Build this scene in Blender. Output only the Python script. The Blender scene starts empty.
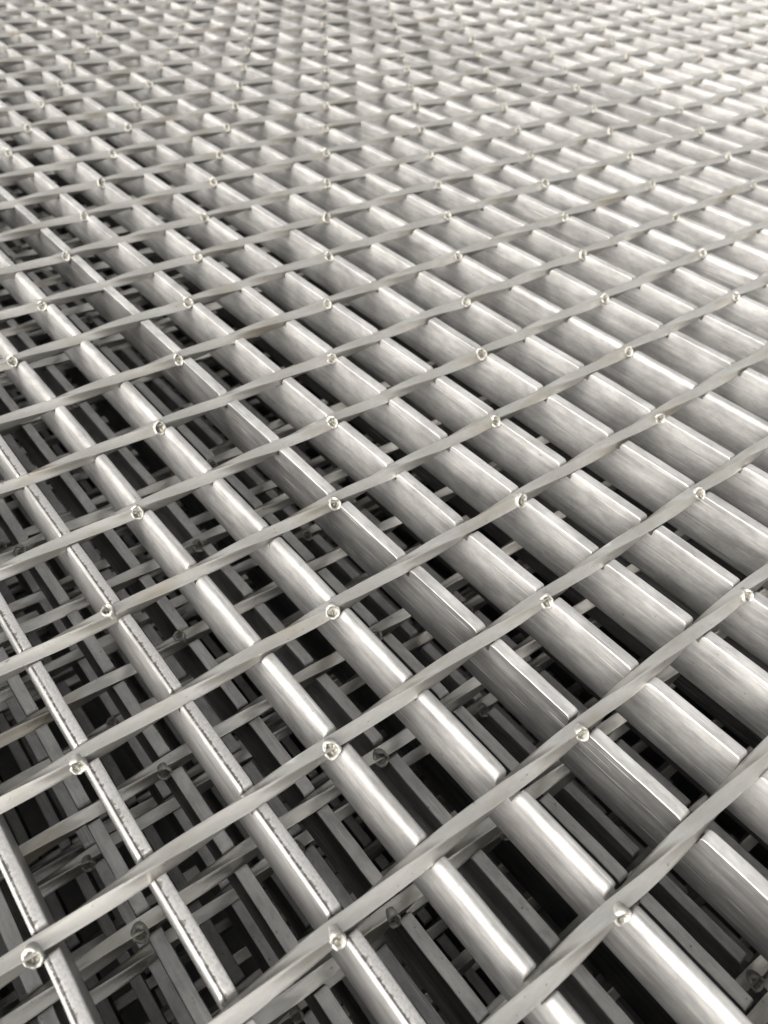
import bpy, math, random
from mathutils import Matrix, Vector, noise as mnoise

scene = bpy.context.scene
COL = scene.collection
A = 0.036                    # pitch of the bearing bars in metres; everything below is in pitches
RATIO = 1.3916               # pitch of the cross rods (50 mm)
LAYERS = 6
STEP = 1.18                  # height of one grating in the stack
TOP = LAYERS * STEP          # height of the reference plane of the topmost grating

# ------------------------------------------------------------------ camera
R = [[0.777364191782343, -0.6283482173053782, 0.02972256960187071],
     [-0.42158718344276885, -0.5554724151139568, -0.7167388944408287],
     [0.46687167411546615, 0.5446364969928306, -0.6967079201875064]]
POS = Vector((-3.2532825894098663, -0.41471625348665686, 6.945095322104571))
cam = bpy.data.cameras.new('camera')
cam_o = bpy.data.objects.new('camera', cam); COL.objects.link(cam_o)
rx, ry, rz = Vector(R[0]), -Vector(R[1]), -Vector(R[2])
rot = Matrix((rx, ry, rz)).transposed().to_4x4()
rot.translation = (POS + Vector((0, 0, TOP))) * A
cam_o.matrix_world = rot
cam.sensor_fit = 'VERTICAL'
cam.sensor_height = 4.9
cam.sensor_width = 4.9 * 0.75
cam.lens = 789.607 / 1024 * 4.9
cam.clip_start = 0.01; cam.clip_end = 200
cam.dof.use_dof = True
cam.dof.focus_distance = 8.6 * A
cam.dof.aperture_fstop = 1.9
scene.camera = cam_o

# ------------------------------------------------------------------ sky, sun, exposure
SUN_EL, SUN_AZ = math.radians(27), math.radians(197)    # azimuth from +x towards +y
w = bpy.data.worlds.new('World'); scene.world = w; w.use_nodes = True
nt = w.node_tree; nt.nodes.clear()
sky = nt.nodes.new('ShaderNodeTexSky'); sky.sky_type = 'NISHITA'
sky.sun_disc = False; sky.sun_elevation = SUN_EL
sky.sun_rotation = math.pi / 2 - SUN_AZ
sky.air_density = 1.0; sky.dust_density = 6.0
hs = nt.nodes.new('ShaderNodeHueSaturation'); hs.inputs['Saturation'].default_value = 0.12
tint = nt.nodes.new('ShaderNodeMixRGB'); tint.blend_type = 'MULTIPLY'; tint.inputs[0].default_value = 1
tint.inputs[2].default_value = (1.0, 0.975, 0.94, 1)
bg = nt.nodes.new('ShaderNodeBackground'); bg.inputs[1].default_value = 0.09
out = nt.nodes.new('ShaderNodeOutputWorld')
nt.links.new(sky.outputs[0], hs.inputs['Color']); nt.links.new(hs.outputs[0], tint.inputs[1])
nt.links.new(tint.outputs[0], bg.inputs[0]); nt.links.new(bg.outputs[0], out.inputs[0])
sun = bpy.data.lights.new('sun', 'SUN'); sun.energy = 1.4; sun.angle = math.radians(58)
sun.color = (1.0, 0.965, 0.91)
sun_o = bpy.data.objects.new('sun', sun); COL.objects.link(sun_o)
sd = Vector((math.cos(SUN_EL) * math.cos(SUN_AZ), math.cos(SUN_EL) * math.sin(SUN_AZ), math.sin(SUN_EL)))
sun_o.rotation_euler = sd.to_track_quat('Z', 'Y').to_euler()
sun_o.location = (0.5, 0.5, 2.0)
scene.view_settings.view_transform = 'Standard'
scene.view_settings.look = 'None'
scene.view_settings.exposure = 1.98
scene.view_settings.gamma = 1.0
scene.cycles.max_bounces = 10
scene.cycles.diffuse_bounces = 5
scene.cycles.glossy_bounces = 7
scene.cycles.use_denoising = True

rnd = random.Random(11)

# ------------------------------------------------------------------ materials
def new_mat(name):
    m = bpy.data.materials.new(name); m.use_nodes = True
    n = m.node_tree; b = n.nodes['Principled BSDF']
    return m, n, b

def N(n, t, **kw):
    x = n.nodes.new(t)
    for k, v in kw.items(): setattr(x, k, v)
    return x

def noise_tex(n, scale3, detail=4, rough=0.55, seed=0.0):
    tc = N(n, 'ShaderNodeTexCoord'); mp = N(n, 'ShaderNodeMapping')
    mp.inputs['Scale'].default_value = scale3
    oi = N(n, 'ShaderNodeObjectInfo')
    mul = N(n, 'ShaderNodeMath', operation='MULTIPLY'); mul.inputs[1].default_value = 37.0
    n.links.new(oi.outputs['Random'], mul.inputs[0])
    cmb = N(n, 'ShaderNodeCombineXYZ')
    for k in range(3): n.links.new(mul.outputs[0], cmb.inputs[k])
    ad = N(n, 'ShaderNodeVectorMath', operation='ADD'); ad.inputs[1].default_value = (seed, seed * 1.7, seed * .6)
    n.links.new(cmb.outputs[0], ad.inputs[0]); n.links.new(ad.outputs[0], mp.inputs['Location'])
    n.links.new(tc.outputs['Object'], mp.inputs['Vector'])
    t = N(n, 'ShaderNodeTexNoise'); t.inputs['Scale'].default_value = 1.0
    t.inputs['Detail'].default_value = detail; t.inputs['Roughness'].default_value = rough
    n.links.new(mp.outputs[0], t.inputs['Vector'])
    return t

def ramp(n, src, stops):
    r = N(n, 'ShaderNodeValToRGB'); e = r.color_ramp.elements
    while len(e) < len(stops): e.new(0.5)
    for el, (p, c) in zip(e, stops):
        el.position = p; el.color = (c, c, c, 1) if isinstance(c, (int, float)) else (*c, 1)
    n.links.new(src, r.inputs[0]); return r

def mix(n, fac, a, b, mode='MIX'):
    m = N(n, 'ShaderNodeMixRGB', blend_type=mode)
    for s, v in ((0, fac), (1, a), (2, b)):
        if hasattr(v, 'is_linked') or hasattr(v, 'links'): n.links.new(v, m.inputs[s])
        else: m.inputs[s].default_value = v if isinstance(v, (int, float)) else (*v, 1)
    return m.outputs[0]

METAL = 0.72
def bar_material(name, dark, light, rough, burr=False):
    m, n, b = new_mat(name)
    streak = noise_tex(n, (260, 12, 260), 6, 0.65, 1.0)        # drawn along the bar
    patch = noise_tex(n, (60, 30, 60), 4, 0.6, 5.0)           # cloudy oxide
    fine = noise_tex(n, (1500, 900, 1500), 3, 0.6, 9.0)
    col = mix(n, ramp(n, streak.outputs['Fac'], [(0.3, 0.0), (0.72, 1.0)]).outputs[0], dark, light)
    col = mix(n, 0.7, col, ramp(n, patch.outputs['Fac'], [(0.32, 0.55), (0.62, 1.0)]).outputs[0], 'MULTIPLY')
    cloud = noise_tex(n, (260, 110, 260), 6, 0.72, 61.0)      # fine mottling of the mill scale
    col = mix(n, 0.8, col, ramp(n, cloud.outputs['Fac'], [(0.34, 0.74), (0.5, 0.95), (0.66, 1.08)]).outputs[0], 'MULTIPLY')
    scr = ramp(n, noise_tex(n, (1400, 22, 1400), 2, 0.5, 71.0).outputs['Fac'], [(0.66, 0.0), (0.71, 0.55)])
    col = mix(n, scr.outputs[0], col, (0.66, 0.655, 0.64))
    spot = ramp(n, noise_tex(n, (420, 260, 420), 3, 0.55, 21.0).outputs['Fac'], [(0.69, 0.0), (0.75, 1.0)])
    col = mix(n, spot.outputs[0], col, (0.20, 0.185, 0.165))
    if burr:
        # torn shear line along the top edge, darker and jagged
        tc = N(n, 'ShaderNodeTexCoord'); sep = N(n, 'ShaderNodeSeparateXYZ')
        n.links.new(tc.outputs['Object'], sep.inputs[0])
        jag = noise_tex(n, (60, 420, 60), 4, 0.75, 13.0)
        jm = N(n, 'ShaderNodeMath', operation='MULTIPLY_ADD'); jm.inputs[1].default_value = 0.0075; jm.inputs[2].default_value = -0.0046
        n.links.new(jag.outputs['Fac'], jm.inputs[0])
        lt = N(n, 'ShaderNodeMath', operation='LESS_THAN'); n.links.new(sep.outputs[0], lt.inputs[0]); n.links.new(jm.outputs[0], lt.inputs[1])
        gt = N(n, 'ShaderNodeMath', operation='GREATER_THAN'); n.links.new(sep.outputs[0], gt.inputs[0]); gt.inputs[1].default_value = -0.0015
        zt = N(n, 'ShaderNodeMath', operation='GREATER_THAN'); n.links.new(sep.outputs[2], zt.inputs[0]); zt.inputs[1].default_value = -0.0032
        m1 = N(n, 'ShaderNodeMath', operation='MULTIPLY'); n.links.new(lt.outputs[0], m1.inputs[0]); n.links.new(gt.outputs[0], m1.inputs[1])
        m2 = N(n, 'ShaderNodeMath', operation='MULTIPLY'); n.links.new(m1.outputs[0], m2.inputs[0]); n.links.new(zt.outputs[0], m2.inputs[1])
        g2 = N(n, 'ShaderNodeMath', operation='GREATER_THAN'); n.links.new(sep.outputs[0], g2.inputs[0]); n.links.new(jm.outputs[0], g2.inputs[1])
        m3 = N(n, 'ShaderNodeMath', operation='MULTIPLY'); n.links.new(g2.outputs[0], m3.inputs[0]); n.links.new(zt.outputs[0], m3.inputs[1])
        grain = mix(n, ramp(n, noise_tex(n, (1300, 900, 1300), 4, 0.65, 44.0).outputs['Fac'], [(0.36, 0.0), (0.64, 1.0)]).outputs[0], (0.29, 0.285, 0.28), (0.40, 0.393, 0.385))
        col = mix(n, m3.outputs[0], col, grain)
        col = mix(n, m2.outputs[0], col, (0.15, 0.14, 0.13))
    n.links.new(col, b.inputs['Base Color'])
    b.inputs['Metallic'].default_value = METAL
    rr = N(n, 'ShaderNodeMapRange'); rr.inputs['To Min'].default_value = rough - 0.06; rr.inputs['To Max'].default_value = rough + 0.14
    n.links.new(patch.outputs['Fac'], rr.inputs[0]); n.links.new(rr.outputs[0], b.inputs['Roughness'])
    bp = N(n, 'ShaderNodeBump'); bp.inputs['Strength'].default_value = 0.35; bp.inputs['Distance'].default_value = 0.00025
    h = mix(n, 0.4, streak.outputs['Fac'], fine.outputs['Fac'])
    n.links.new(h, bp.inputs['Height']); n.links.new(bp.outputs[0], b.inputs['Normal'])
    return m

M_SMOOTH = bar_material('rolled_steel', (0.30, 0.297, 0.292), (0.50, 0.493, 0.482), 0.60)
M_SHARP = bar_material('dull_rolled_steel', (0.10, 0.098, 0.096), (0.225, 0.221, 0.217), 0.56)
M_EDGE = bar_material('cut_steel_edge', (0.42, 0.415, 0.406), (0.56, 0.553, 0.542), 0.56)
M_BURR = bar_material('sheared_steel', (0.30, 0.297, 0.292), (0.48, 0.473, 0.463), 0.46, True)

def rod_material():
    m, n, b = new_mat('twisted_steel')
    big = noise_tex(n, (55, 90, 90), 4, 0.6, 2.0)
    fine = noise_tex(n, (260, 900, 900), 4, 0.6, 7.0)
    stain = noise_tex(n, (24, 60, 60), 3, 0.55, 31.0)
    col = mix(n, fine.outputs['Fac'], (0.40, 0.39, 0.368), (0.56, 0.548, 0.52))
    col = mix(n, ramp(n, big.outputs['Fac'], [(0.35, 0.0), (0.7, 0.5)]).outputs[0], col, (0.34, 0.33, 0.30))
    col = mix(n, ramp(n, stain.outputs['Fac'], [(0.54, 0.0), (0.70, 0.6)]).outputs[0], col, (0.31, 0.27, 0.195))
    pit = ramp(n, noise_tex(n, (500, 700, 700), 2, 0.5, 17.0).outputs['Fac'], [(0.70, 0.0), (0.76, 0.8)])
    col = mix(n, pit.outputs[0], col, (0.2, 0.19, 0.17))
    geo = N(n, 'ShaderNodeNewGeometry')
    col = mix(n, ramp(n, geo.outputs['Pointiness'], [(0.53, 0.0), (0.62, 0.65)]).outputs[0], col, (0.74, 0.725, 0.69))
    n.links.new(col, b.inputs['Base Color'])
    b.inputs['Metallic'].default_value = 0.86
    rr = N(n, 'ShaderNodeMapRange'); rr.inputs['To Min'].default_value = 0.24; rr.inputs['To Max'].default_value = 0.44
    n.links.new(big.outputs['Fac'], rr.inputs[0]); n.links.new(rr.outputs[0], b.inputs['Roughness'])
    bp = N(n, 'ShaderNodeBump'); bp.inputs['Strength'].default_value = 0.3; bp.inputs['Distance'].default_value = 0.00025
    n.links.new(fine.outputs['Fac'], bp.inputs['Height']); n.links.new(bp.outputs[0], b.inputs['Normal'])
    return m
M_ROD = rod_material()

def simple(name, c1, c2, scale, metal, rough):
    m, n, b = new_mat(name)
    t = noise_tex(n, (scale,) * 3, 4, 0.6, 3.0)
    n.links.new(mix(n, ramp(n, t.outputs['Fac'], [(0.35, 0.0), (0.65, 1.0)]).outputs[0], c1, c2), b.inputs['Base Color'])
    b.inputs['Metallic'].default_value = metal; b.inputs['Roughness'].default_value = rough
    bp = N(n, 'ShaderNodeBump'); bp.inputs['Strength'].default_value = 0.4; bp.inputs['Distance'].default_value = 0.0004
    n.links.new(t.outputs['Fac'], bp.inputs['Height']); n.links.new(bp.outputs[0], b.inputs['Normal'])
    return m
M_NUB = simple('weld_metal', (0.21, 0.205, 0.19), (0.36, 0.352, 0.33), 300, 0.55, 0.58)
M_SLAG = simple('weld_slag', (0.07, 0.067, 0.055), (0.20, 0.194, 0.165), 300, 0.4, 0.55)
M_FLOOR = simple('concrete', (0.16, 0.155, 0.15), (0.24, 0.235, 0.225), 18, 0.0, 0.9)

# ------------------------------------------------------------------ helpers
def link_mesh(name, verts, faces, mats, parent=None, fmat=None, smooth=True):
    me = bpy.data.meshes.new(name)
    me.from_pydata([tuple(c * A for c in v) for v in verts], [], faces)
    for m in mats: me.materials.append(m)
    if fmat: me.polygons.foreach_set('material_index', fmat)
    me.polygons.foreach_set('use_smooth', [smooth] * len(me.polygons))
    me.update()
    o = bpy.data.objects.new(name, me); COL.objects.link(o)
    if parent: o.parent = parent
    return o

# ------------------------------------------------------------------ the floor under the stack
fl = link_mesh('floor', [(-900, -900, -.004), (900, -900, -.004), (900, 900, -.004), (-900, 900, -.004)], [(0, 1, 2, 3)], [M_FLOOR])
fl['kind'] = 'structure'

# ------------------------------------------------------------------ grating layout (in bar / rod index)
I0, I1 = -13, 44
J0, J1 = -9, 29
DU = {-4: .041, -3: -.004, -2: .01, -1: -.023, 0: -.008, 1: .04, 2: .009, 3: -.006, 4: -.067, 5: -.02, 6: -.063, 7: -.003, 8: .029, 9: .014, 10: .05}
DV = {0: .058, 1: .015, 2: .009, 3: -.014, 4: -.003, 5: -.022, 6: -.038, 7: -.049, 8: -.025, 9: -.022, 10: .002, 11: .038, 12: .019, 13: .033}
for i in range(I0, I1 + 1): DU.setdefault(i, rnd.gauss(0, .022))
for j in range(J0, J1 + 1): DV.setdefault(j, rnd.gauss(0, .018))
U = {i: i + DU[i] + .09 for i in DU}         # bar axis, just right of its nubs
V = {j: (j + DV[j]) * RATIO + 0.055 for j in DV}     # rod axis lies just behind its weld nubs
T, D = 0.145, 0.78                                  # bar thickness and depth
ZT = -0.045                                         # bar top
ZR = -0.074                                         # rod axis
SIDE = 0.146                                        # square rod
VA, VB = V[J0] - 0.5, V[J1] + 0.5
UA, UB = U[I0] - 0.25, U[I1] + 0.25
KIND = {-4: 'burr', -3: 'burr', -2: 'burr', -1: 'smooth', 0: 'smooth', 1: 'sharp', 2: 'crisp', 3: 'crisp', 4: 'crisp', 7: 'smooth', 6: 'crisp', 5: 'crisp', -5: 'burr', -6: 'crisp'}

def arc(cx, cz, r, a0, a1, k):
    return [(cx + r * math.cos(a0 + (a1 - a0) * t / k), cz + r * math.sin(a0 + (a1 - a0) * t / k)) for t in range(k + 1)]

def bar_mesh(i):
    rr = random.Random(500 + i)
    kind = KIND.get(i) or rr.choice(['smooth', 'crisp', 'crisp', 'crisp', 'crisp', 'crisp', 'burr'])
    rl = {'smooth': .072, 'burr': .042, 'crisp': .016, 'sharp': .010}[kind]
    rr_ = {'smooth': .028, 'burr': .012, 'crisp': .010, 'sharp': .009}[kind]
    h = T / 2
    prof = [(-h, -D + .02), (-h, -D * .75), (-h, -D * .5), (-h, -D * .3), (-h, -.15)]
    zs = 1.25 if kind == 'smooth' else 1.0          # rolled edge, longer down the face than across the top
    prof += [(x, z * zs) for x, z in arc(-h + rl, -rl, rl, math.pi, math.pi / 2, 7)]
    if kind == 'burr': prof += [(-h + rl + .004, -.007), (-h + rl + .012, -.004)]
    prof += [(0.012, -.001), (h - rr_ - .012, 0)]
    prof += arc(h - rr_, -rr_, rr_, math.pi / 2, 0, 4)
    prof += [(h, -.12), (h, -D * .5), (h, -D + .02), (h - .015, -D), (-h + .015, -D)]
    q_top = [q for q in range(len(prof)) if prof[q][1] > -.013]
    st = [(VA, 0.0)]
    for j in range(J0, J1 + 1):
        v = V[j]
        n_ = v - .082 - rr.uniform(0, .02); f_ = v + .098 + rr.uniform(0, .03)
        k = rr.uniform(.7, 1.4)
        st += [(n_ - .06 * k, 0), (n_ - .03 * k, .004), (n_ - .012, .018), (n_ - .003, .042), (n_, .13),
               (f_, .13), (f_ + .003, .042), (f_ + .014, .018), (f_ + .03 * k, .005), (f_ + .06 * k, 0)]
        if j < J1:
            d = V[j + 1] - v
            st += [(v + d * .36, 0), (v + d * .5, 0), (v + d * .64, 0)]
    st.append((VB, 0.0))
    verts, faces, fm = [], [], []
    n = len(prof)
    for (v, drop) in st:
        wob = .015 * mnoise.noise((i * 7.3, v * .5, 1.0)); hz = .005 * mnoise.noise((i * 3.1, v * .7, 9.0))
        ed = .004 * mnoise.noise((i * 5.7, v * 6, 3.0))
        for (x, z) in prof:
            zz = min(z, -drop) if drop > .1 else (z - drop * max(0, 1 + z / .12) if z > -.12 else z)
            verts.append((x + wob + (ed if z > -.1 else 0), v, zz + (hz if z > -.3 else 0)))
    for s in range(len(st) - 1):
        for q in range(n):
            a, b = s * n + q, s * n + (q + 1) % n
            faces.append((a, b, b + n, a + n))
            fm.append(1 if kind in ('sharp', 'crisp') and q in q_top and (q + 1) % n in q_top and st[s][1] < .1 and st[s + 1][1] < .1 else 0)
    faces.append(tuple(range(n - 1, -1, -1)))
    L = (len(st) - 1) * n
    faces.append(tuple(range(L, L + n)))
    # weld spatter stuck to the bar
    for _ in range(rr.randint(8, 16)):
        v = rr.uniform(VA, VB); r = rr.uniform(.006, .014)
        if rr.random() < .5: c = (-h, v, -rr.uniform(.08, .45))
        else: c = (rr.uniform(-.03, .05), v, 0)
        base = len(verts)
        for (dx, dy, dz) in ((1, 0, 0), (-1, 0, 0), (0, 1, 0), (0, -1, 0), (0, 0, 1), (0, 0, -1)):
            verts.append((c[0] + dx * r, c[1] + dy * r, c[2] + dz * r))
        for f in ((0, 2, 4), (2, 1, 4), (1, 3, 4), (3, 0, 4), (2, 0, 5), (1, 2, 5), (3, 1, 5), (0, 3, 5)):
            faces.append(tuple(base + q for q in f))
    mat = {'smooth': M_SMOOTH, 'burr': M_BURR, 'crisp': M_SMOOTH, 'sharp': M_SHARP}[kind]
    fm += [0] * (len(faces) - len(fm))
    kinds.append(kind)
    return verts, faces, [mat, M_EDGE], fm

def rod_section():
    s, r = SIDE / 2, .005
    pts = []
    for k in range(4):
        c, sn = math.cos(k * math.pi / 2), math.sin(k * math.pi / 2)
        loc = [(s - .004, -s + r + .03), (s - .007, 0), (s - .004, s - r - .02)] + arc(s - r, s - r, r, math.pi * .12, math.pi * .38, 3)
        # bow the flat faces very slightly
        pts += [(x * c - y * sn, x * sn + y * c) for x, y in loc]
    return pts
SECT = rod_section()

def rod_mesh(j):
    rr = random.Random(900 + j)
    verts, faces = [], []
    n = len(SECT)
    steps = int((UB - UA) * 12)
    ph0 = math.radians(128 + rr.uniform(-9, 9)) - math.radians(45)
    for k in range(steps + 1):
        u = UA + (UB - UA) * k / steps
        tw = ph0 + math.radians(60) * (u - j) + math.radians(16) * mnoise.noise((u * .35, j * 4.1, 0)) + math.radians(7) * mnoise.noise((u * 1.6, j * 2.7, 3))
        dv = .010 * mnoise.noise((u * .45, j * 9.7, 5)); dz = .008 * mnoise.noise((u * .5, j * 2.3, 7))
        sc = 1 + .03 * mnoise.noise((u * 1.3, j * 1.9, 2))
        c, s = math.cos(tw) * sc, math.sin(tw) * sc
        for (x, y) in SECT: verts.append((u, x * c - y * s + dv, x * s + y * c + dz))
    for k in range(steps):
        for q in range(n):
            a, b = k * n + q, k * n + (q + 1) % n
            faces.append((a, a + n, b + n, b))
    faces.append(tuple(range(n))); L = steps * n
    faces.append(tuple(range(L + n - 1, L - 1, -1)))
    return verts, faces, [M_ROD]

def nub_geo(seed, ang=None):
    """a squeezed-out collar of weld metal round a hollow; base at the rod surface, axis towards -v and up"""
    rr = random.Random(seed)
    rad = [(.070, -.05, 0), (.080, .0, 0), (.084, .025, 0), (.080, .046, 0), (.068, .056, 0), (.058, .050, 0), (.053, .036, 1), (.046, .022, 1), (.026, .020, 1), (.0, .023, 1)]
    seg = 28
    verts, faces, fm = [], [], []
    gap = rr.uniform(0, 6.28); ex = rr.uniform(.82, 1.0); ey = rr.uniform(1.0, 1.2); sc = rr.uniform(1.0, 1.25)
    th = math.radians(ang if ang is not None else rr.gauss(152, 8)); tl = rr.gauss(-.25, .12)
    ax = Vector((tl, math.cos(th), math.sin(th))).normalized()
    e1 = Vector((1, 0, 0)); e1 = (e1 - ax * e1.dot(ax)).normalized(); e2 = ax.cross(e1)
    for (r, z, mi) in rad:
        for k in range(seg):
            a = k / seg * math.tau
            lip = 1 - .55 * math.exp(-(((a - gap + math.pi) % math.tau - math.pi) / .5) ** 2)
            q = (math.cos(a) * 2.2 + seed * 1.7, math.sin(a) * 2.2, z * 14)
            nz = .016 * mnoise.noise(q) + .003 * mnoise.noise((q[0] * 2.6, q[1] * 2.6, q[2] + 5))
            zz = z * (lip if z > .015 and mi == 0 else 1) + nz * (1 if z > 0 else 0)
            r2 = r * (1 + .20 * mnoise.noise((math.cos(a) * 1.1 + seed * 3, math.sin(a) * 1.1, 4)) + .03 * mnoise.noise((math.cos(a) * 4 + seed, math.sin(a) * 4, z * 40)))
            p = e1 * (r2 * math.cos(a) * ex * sc) + e2 * (r2 * math.sin(a) * ey * sc) + ax * zz * sc
            verts.append(tuple(p))
    for s in range(len(rad) - 1):
        for k in range(seg):
            a, b = s * seg + k, s * seg + (k + 1) % seg
            faces.append((a, b, b + seg, a + seg)); fm.append(1 if rad[s][2] and rad[s + 1][2] else 0)
    off = ax * .060
    return [(v[0] + off.x, v[1] + off.y, v[2] + off.z) for v in verts], faces, fm

# ------------------------------------------------------------------ build the topmost grating
def panel(label):
    e = bpy.data.objects.new('steel_grating', None); COL.objects.link(e)
    e.empty_display_size = .05
    e['label'] = label; e['category'] = 'grating'; e['group'] = 'steel gratings in the stack'
    return e

top = panel('topmost steel bar grating of the stack, bright and fully lit, its twisted rods uppermost')
top.location = (0, 0, TOP * A)
bars, rods, kinds = [], {}, []
for i in range(I0, I1 + 1):
    v, f, m, fm = bar_mesh(i)
    o = link_mesh('bearing_bar', v, f, m, top, fm)
    o.location = (U[i] * A, 0, ZT * A)
    o.rotation_euler = (0, math.radians(random.Random(i).gauss(0, .8)), 0)
    bars.append(o)
for j in range(J0, J1 + 1):
    v, f, m = rod_mesh(j)
    o = link_mesh('cross_rod', v, f, m, top)
    o.location = (0, V[j] * A, ZR * A)
    rods[j] = o

# nubs: every third bar, stepping one bar per rod
spots = [(i, j) for j in range(J0, J1 + 1) for i in range(I0, I1 + 1) if (i - j) % 3 == 0]
def nearness(s):
    return (Vector((U[s[0]], V[s[1]], 0)) - Vector((POS.x + 1.5, POS.y + 1.0, 2.5))).length
spots.sort(key=nearness)
def nub_at(i, j):
    a = 78 if (i, j) == (-2, 4) else None
    return nub_geo(40 + (i * 7 + j * 13) % 9, a)
def own_nub(i, j, par):
    v, f, fm = nub_at(i, j)
    o = link_mesh('weld_nub', v, f, [M_NUB, M_SLAG], par, fm)
    o.location = ((U[i] - .09) * A, 0, 0)
    return o
def nub_mass(lst, par):
    verts, faces, fm = [], [], []
    for (i, j) in lst:
        v, f, q = nub_at(i, j); b = len(verts)
        verts += [(x + U[i] - .09, y + V[j], z + ZR) for x, y, z in v]
        faces += [tuple(b + t for t in k) for k in f]; fm += q
    o = link_mesh('weld_nub', verts, faces, [M_NUB, M_SLAG], par, fm)
    o['kind'] = 'stuff'
    return o
def in_front(s):           # in front of the lens and near the frame
    p = Vector((U[s[0]], V[s[1]], 0)) - POS
    z = p.dot(Vector(R[2]))
    return z > 0 and abs(p.dot(Vector(R[0])) / z) < .56 and abs(p.dot(Vector(R[1])) / z) < .70
seen = [s for s in spots if in_front(s)]
seen.sort(key=lambda s: (Vector((U[s[0]], V[s[1]], 0)) - POS).length)
own = seen[:100]
rest = [s for s in spots if s not in set(own)]
own_objs = [(s, own_nub(s[0], s[1], rods[s[1]])) for s in own]
mass = nub_mass(rest, top)

# ------------------------------------------------------------------ the gratings stacked below: copies, shifted
LOWER = [(.74, .08, 'second steel grating from the top, seen dimly through the openings of the bright topmost one'),
         (-.34, .21, 'third steel grating from the top, dark and glimpsed between the bars of the second'),
         (.36, -.22, 'fourth steel grating from the top, almost lost in the dark of the openings'),
         (-.12, .30, 'fifth steel grating from the top, just above the lowest one in the black openings'),
         (.52, -.05, 'lowest steel grating of the stack, lying on the floor in darkness')]
for k, (du, dv, lab) in enumerate(LOWER):
    p = panel(lab)
    p.location = (du * A, dv * RATIO * A, (TOP - STEP * (k + 1)) * A)
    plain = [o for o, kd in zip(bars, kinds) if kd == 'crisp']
    scale = [o for o, kd in zip(bars, kinds) if kd == 'sharp']      # dark mill-scale bars, reused below so face colour stands in for shade
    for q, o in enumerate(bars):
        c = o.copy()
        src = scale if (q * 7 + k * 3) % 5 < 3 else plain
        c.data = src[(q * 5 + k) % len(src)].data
        COL.objects.link(c); c.parent = p
    pr = {}
    for j, o in rods.items():
        c = o.copy(); COL.objects.link(c); c.parent = p; pr[j] = c
    if k < 2:
        for s, o in own_objs:
            c = o.copy(); COL.objects.link(c); c.parent = pr[s[1]]
        c = mass.copy(); COL.objects.link(c); c.parent = p
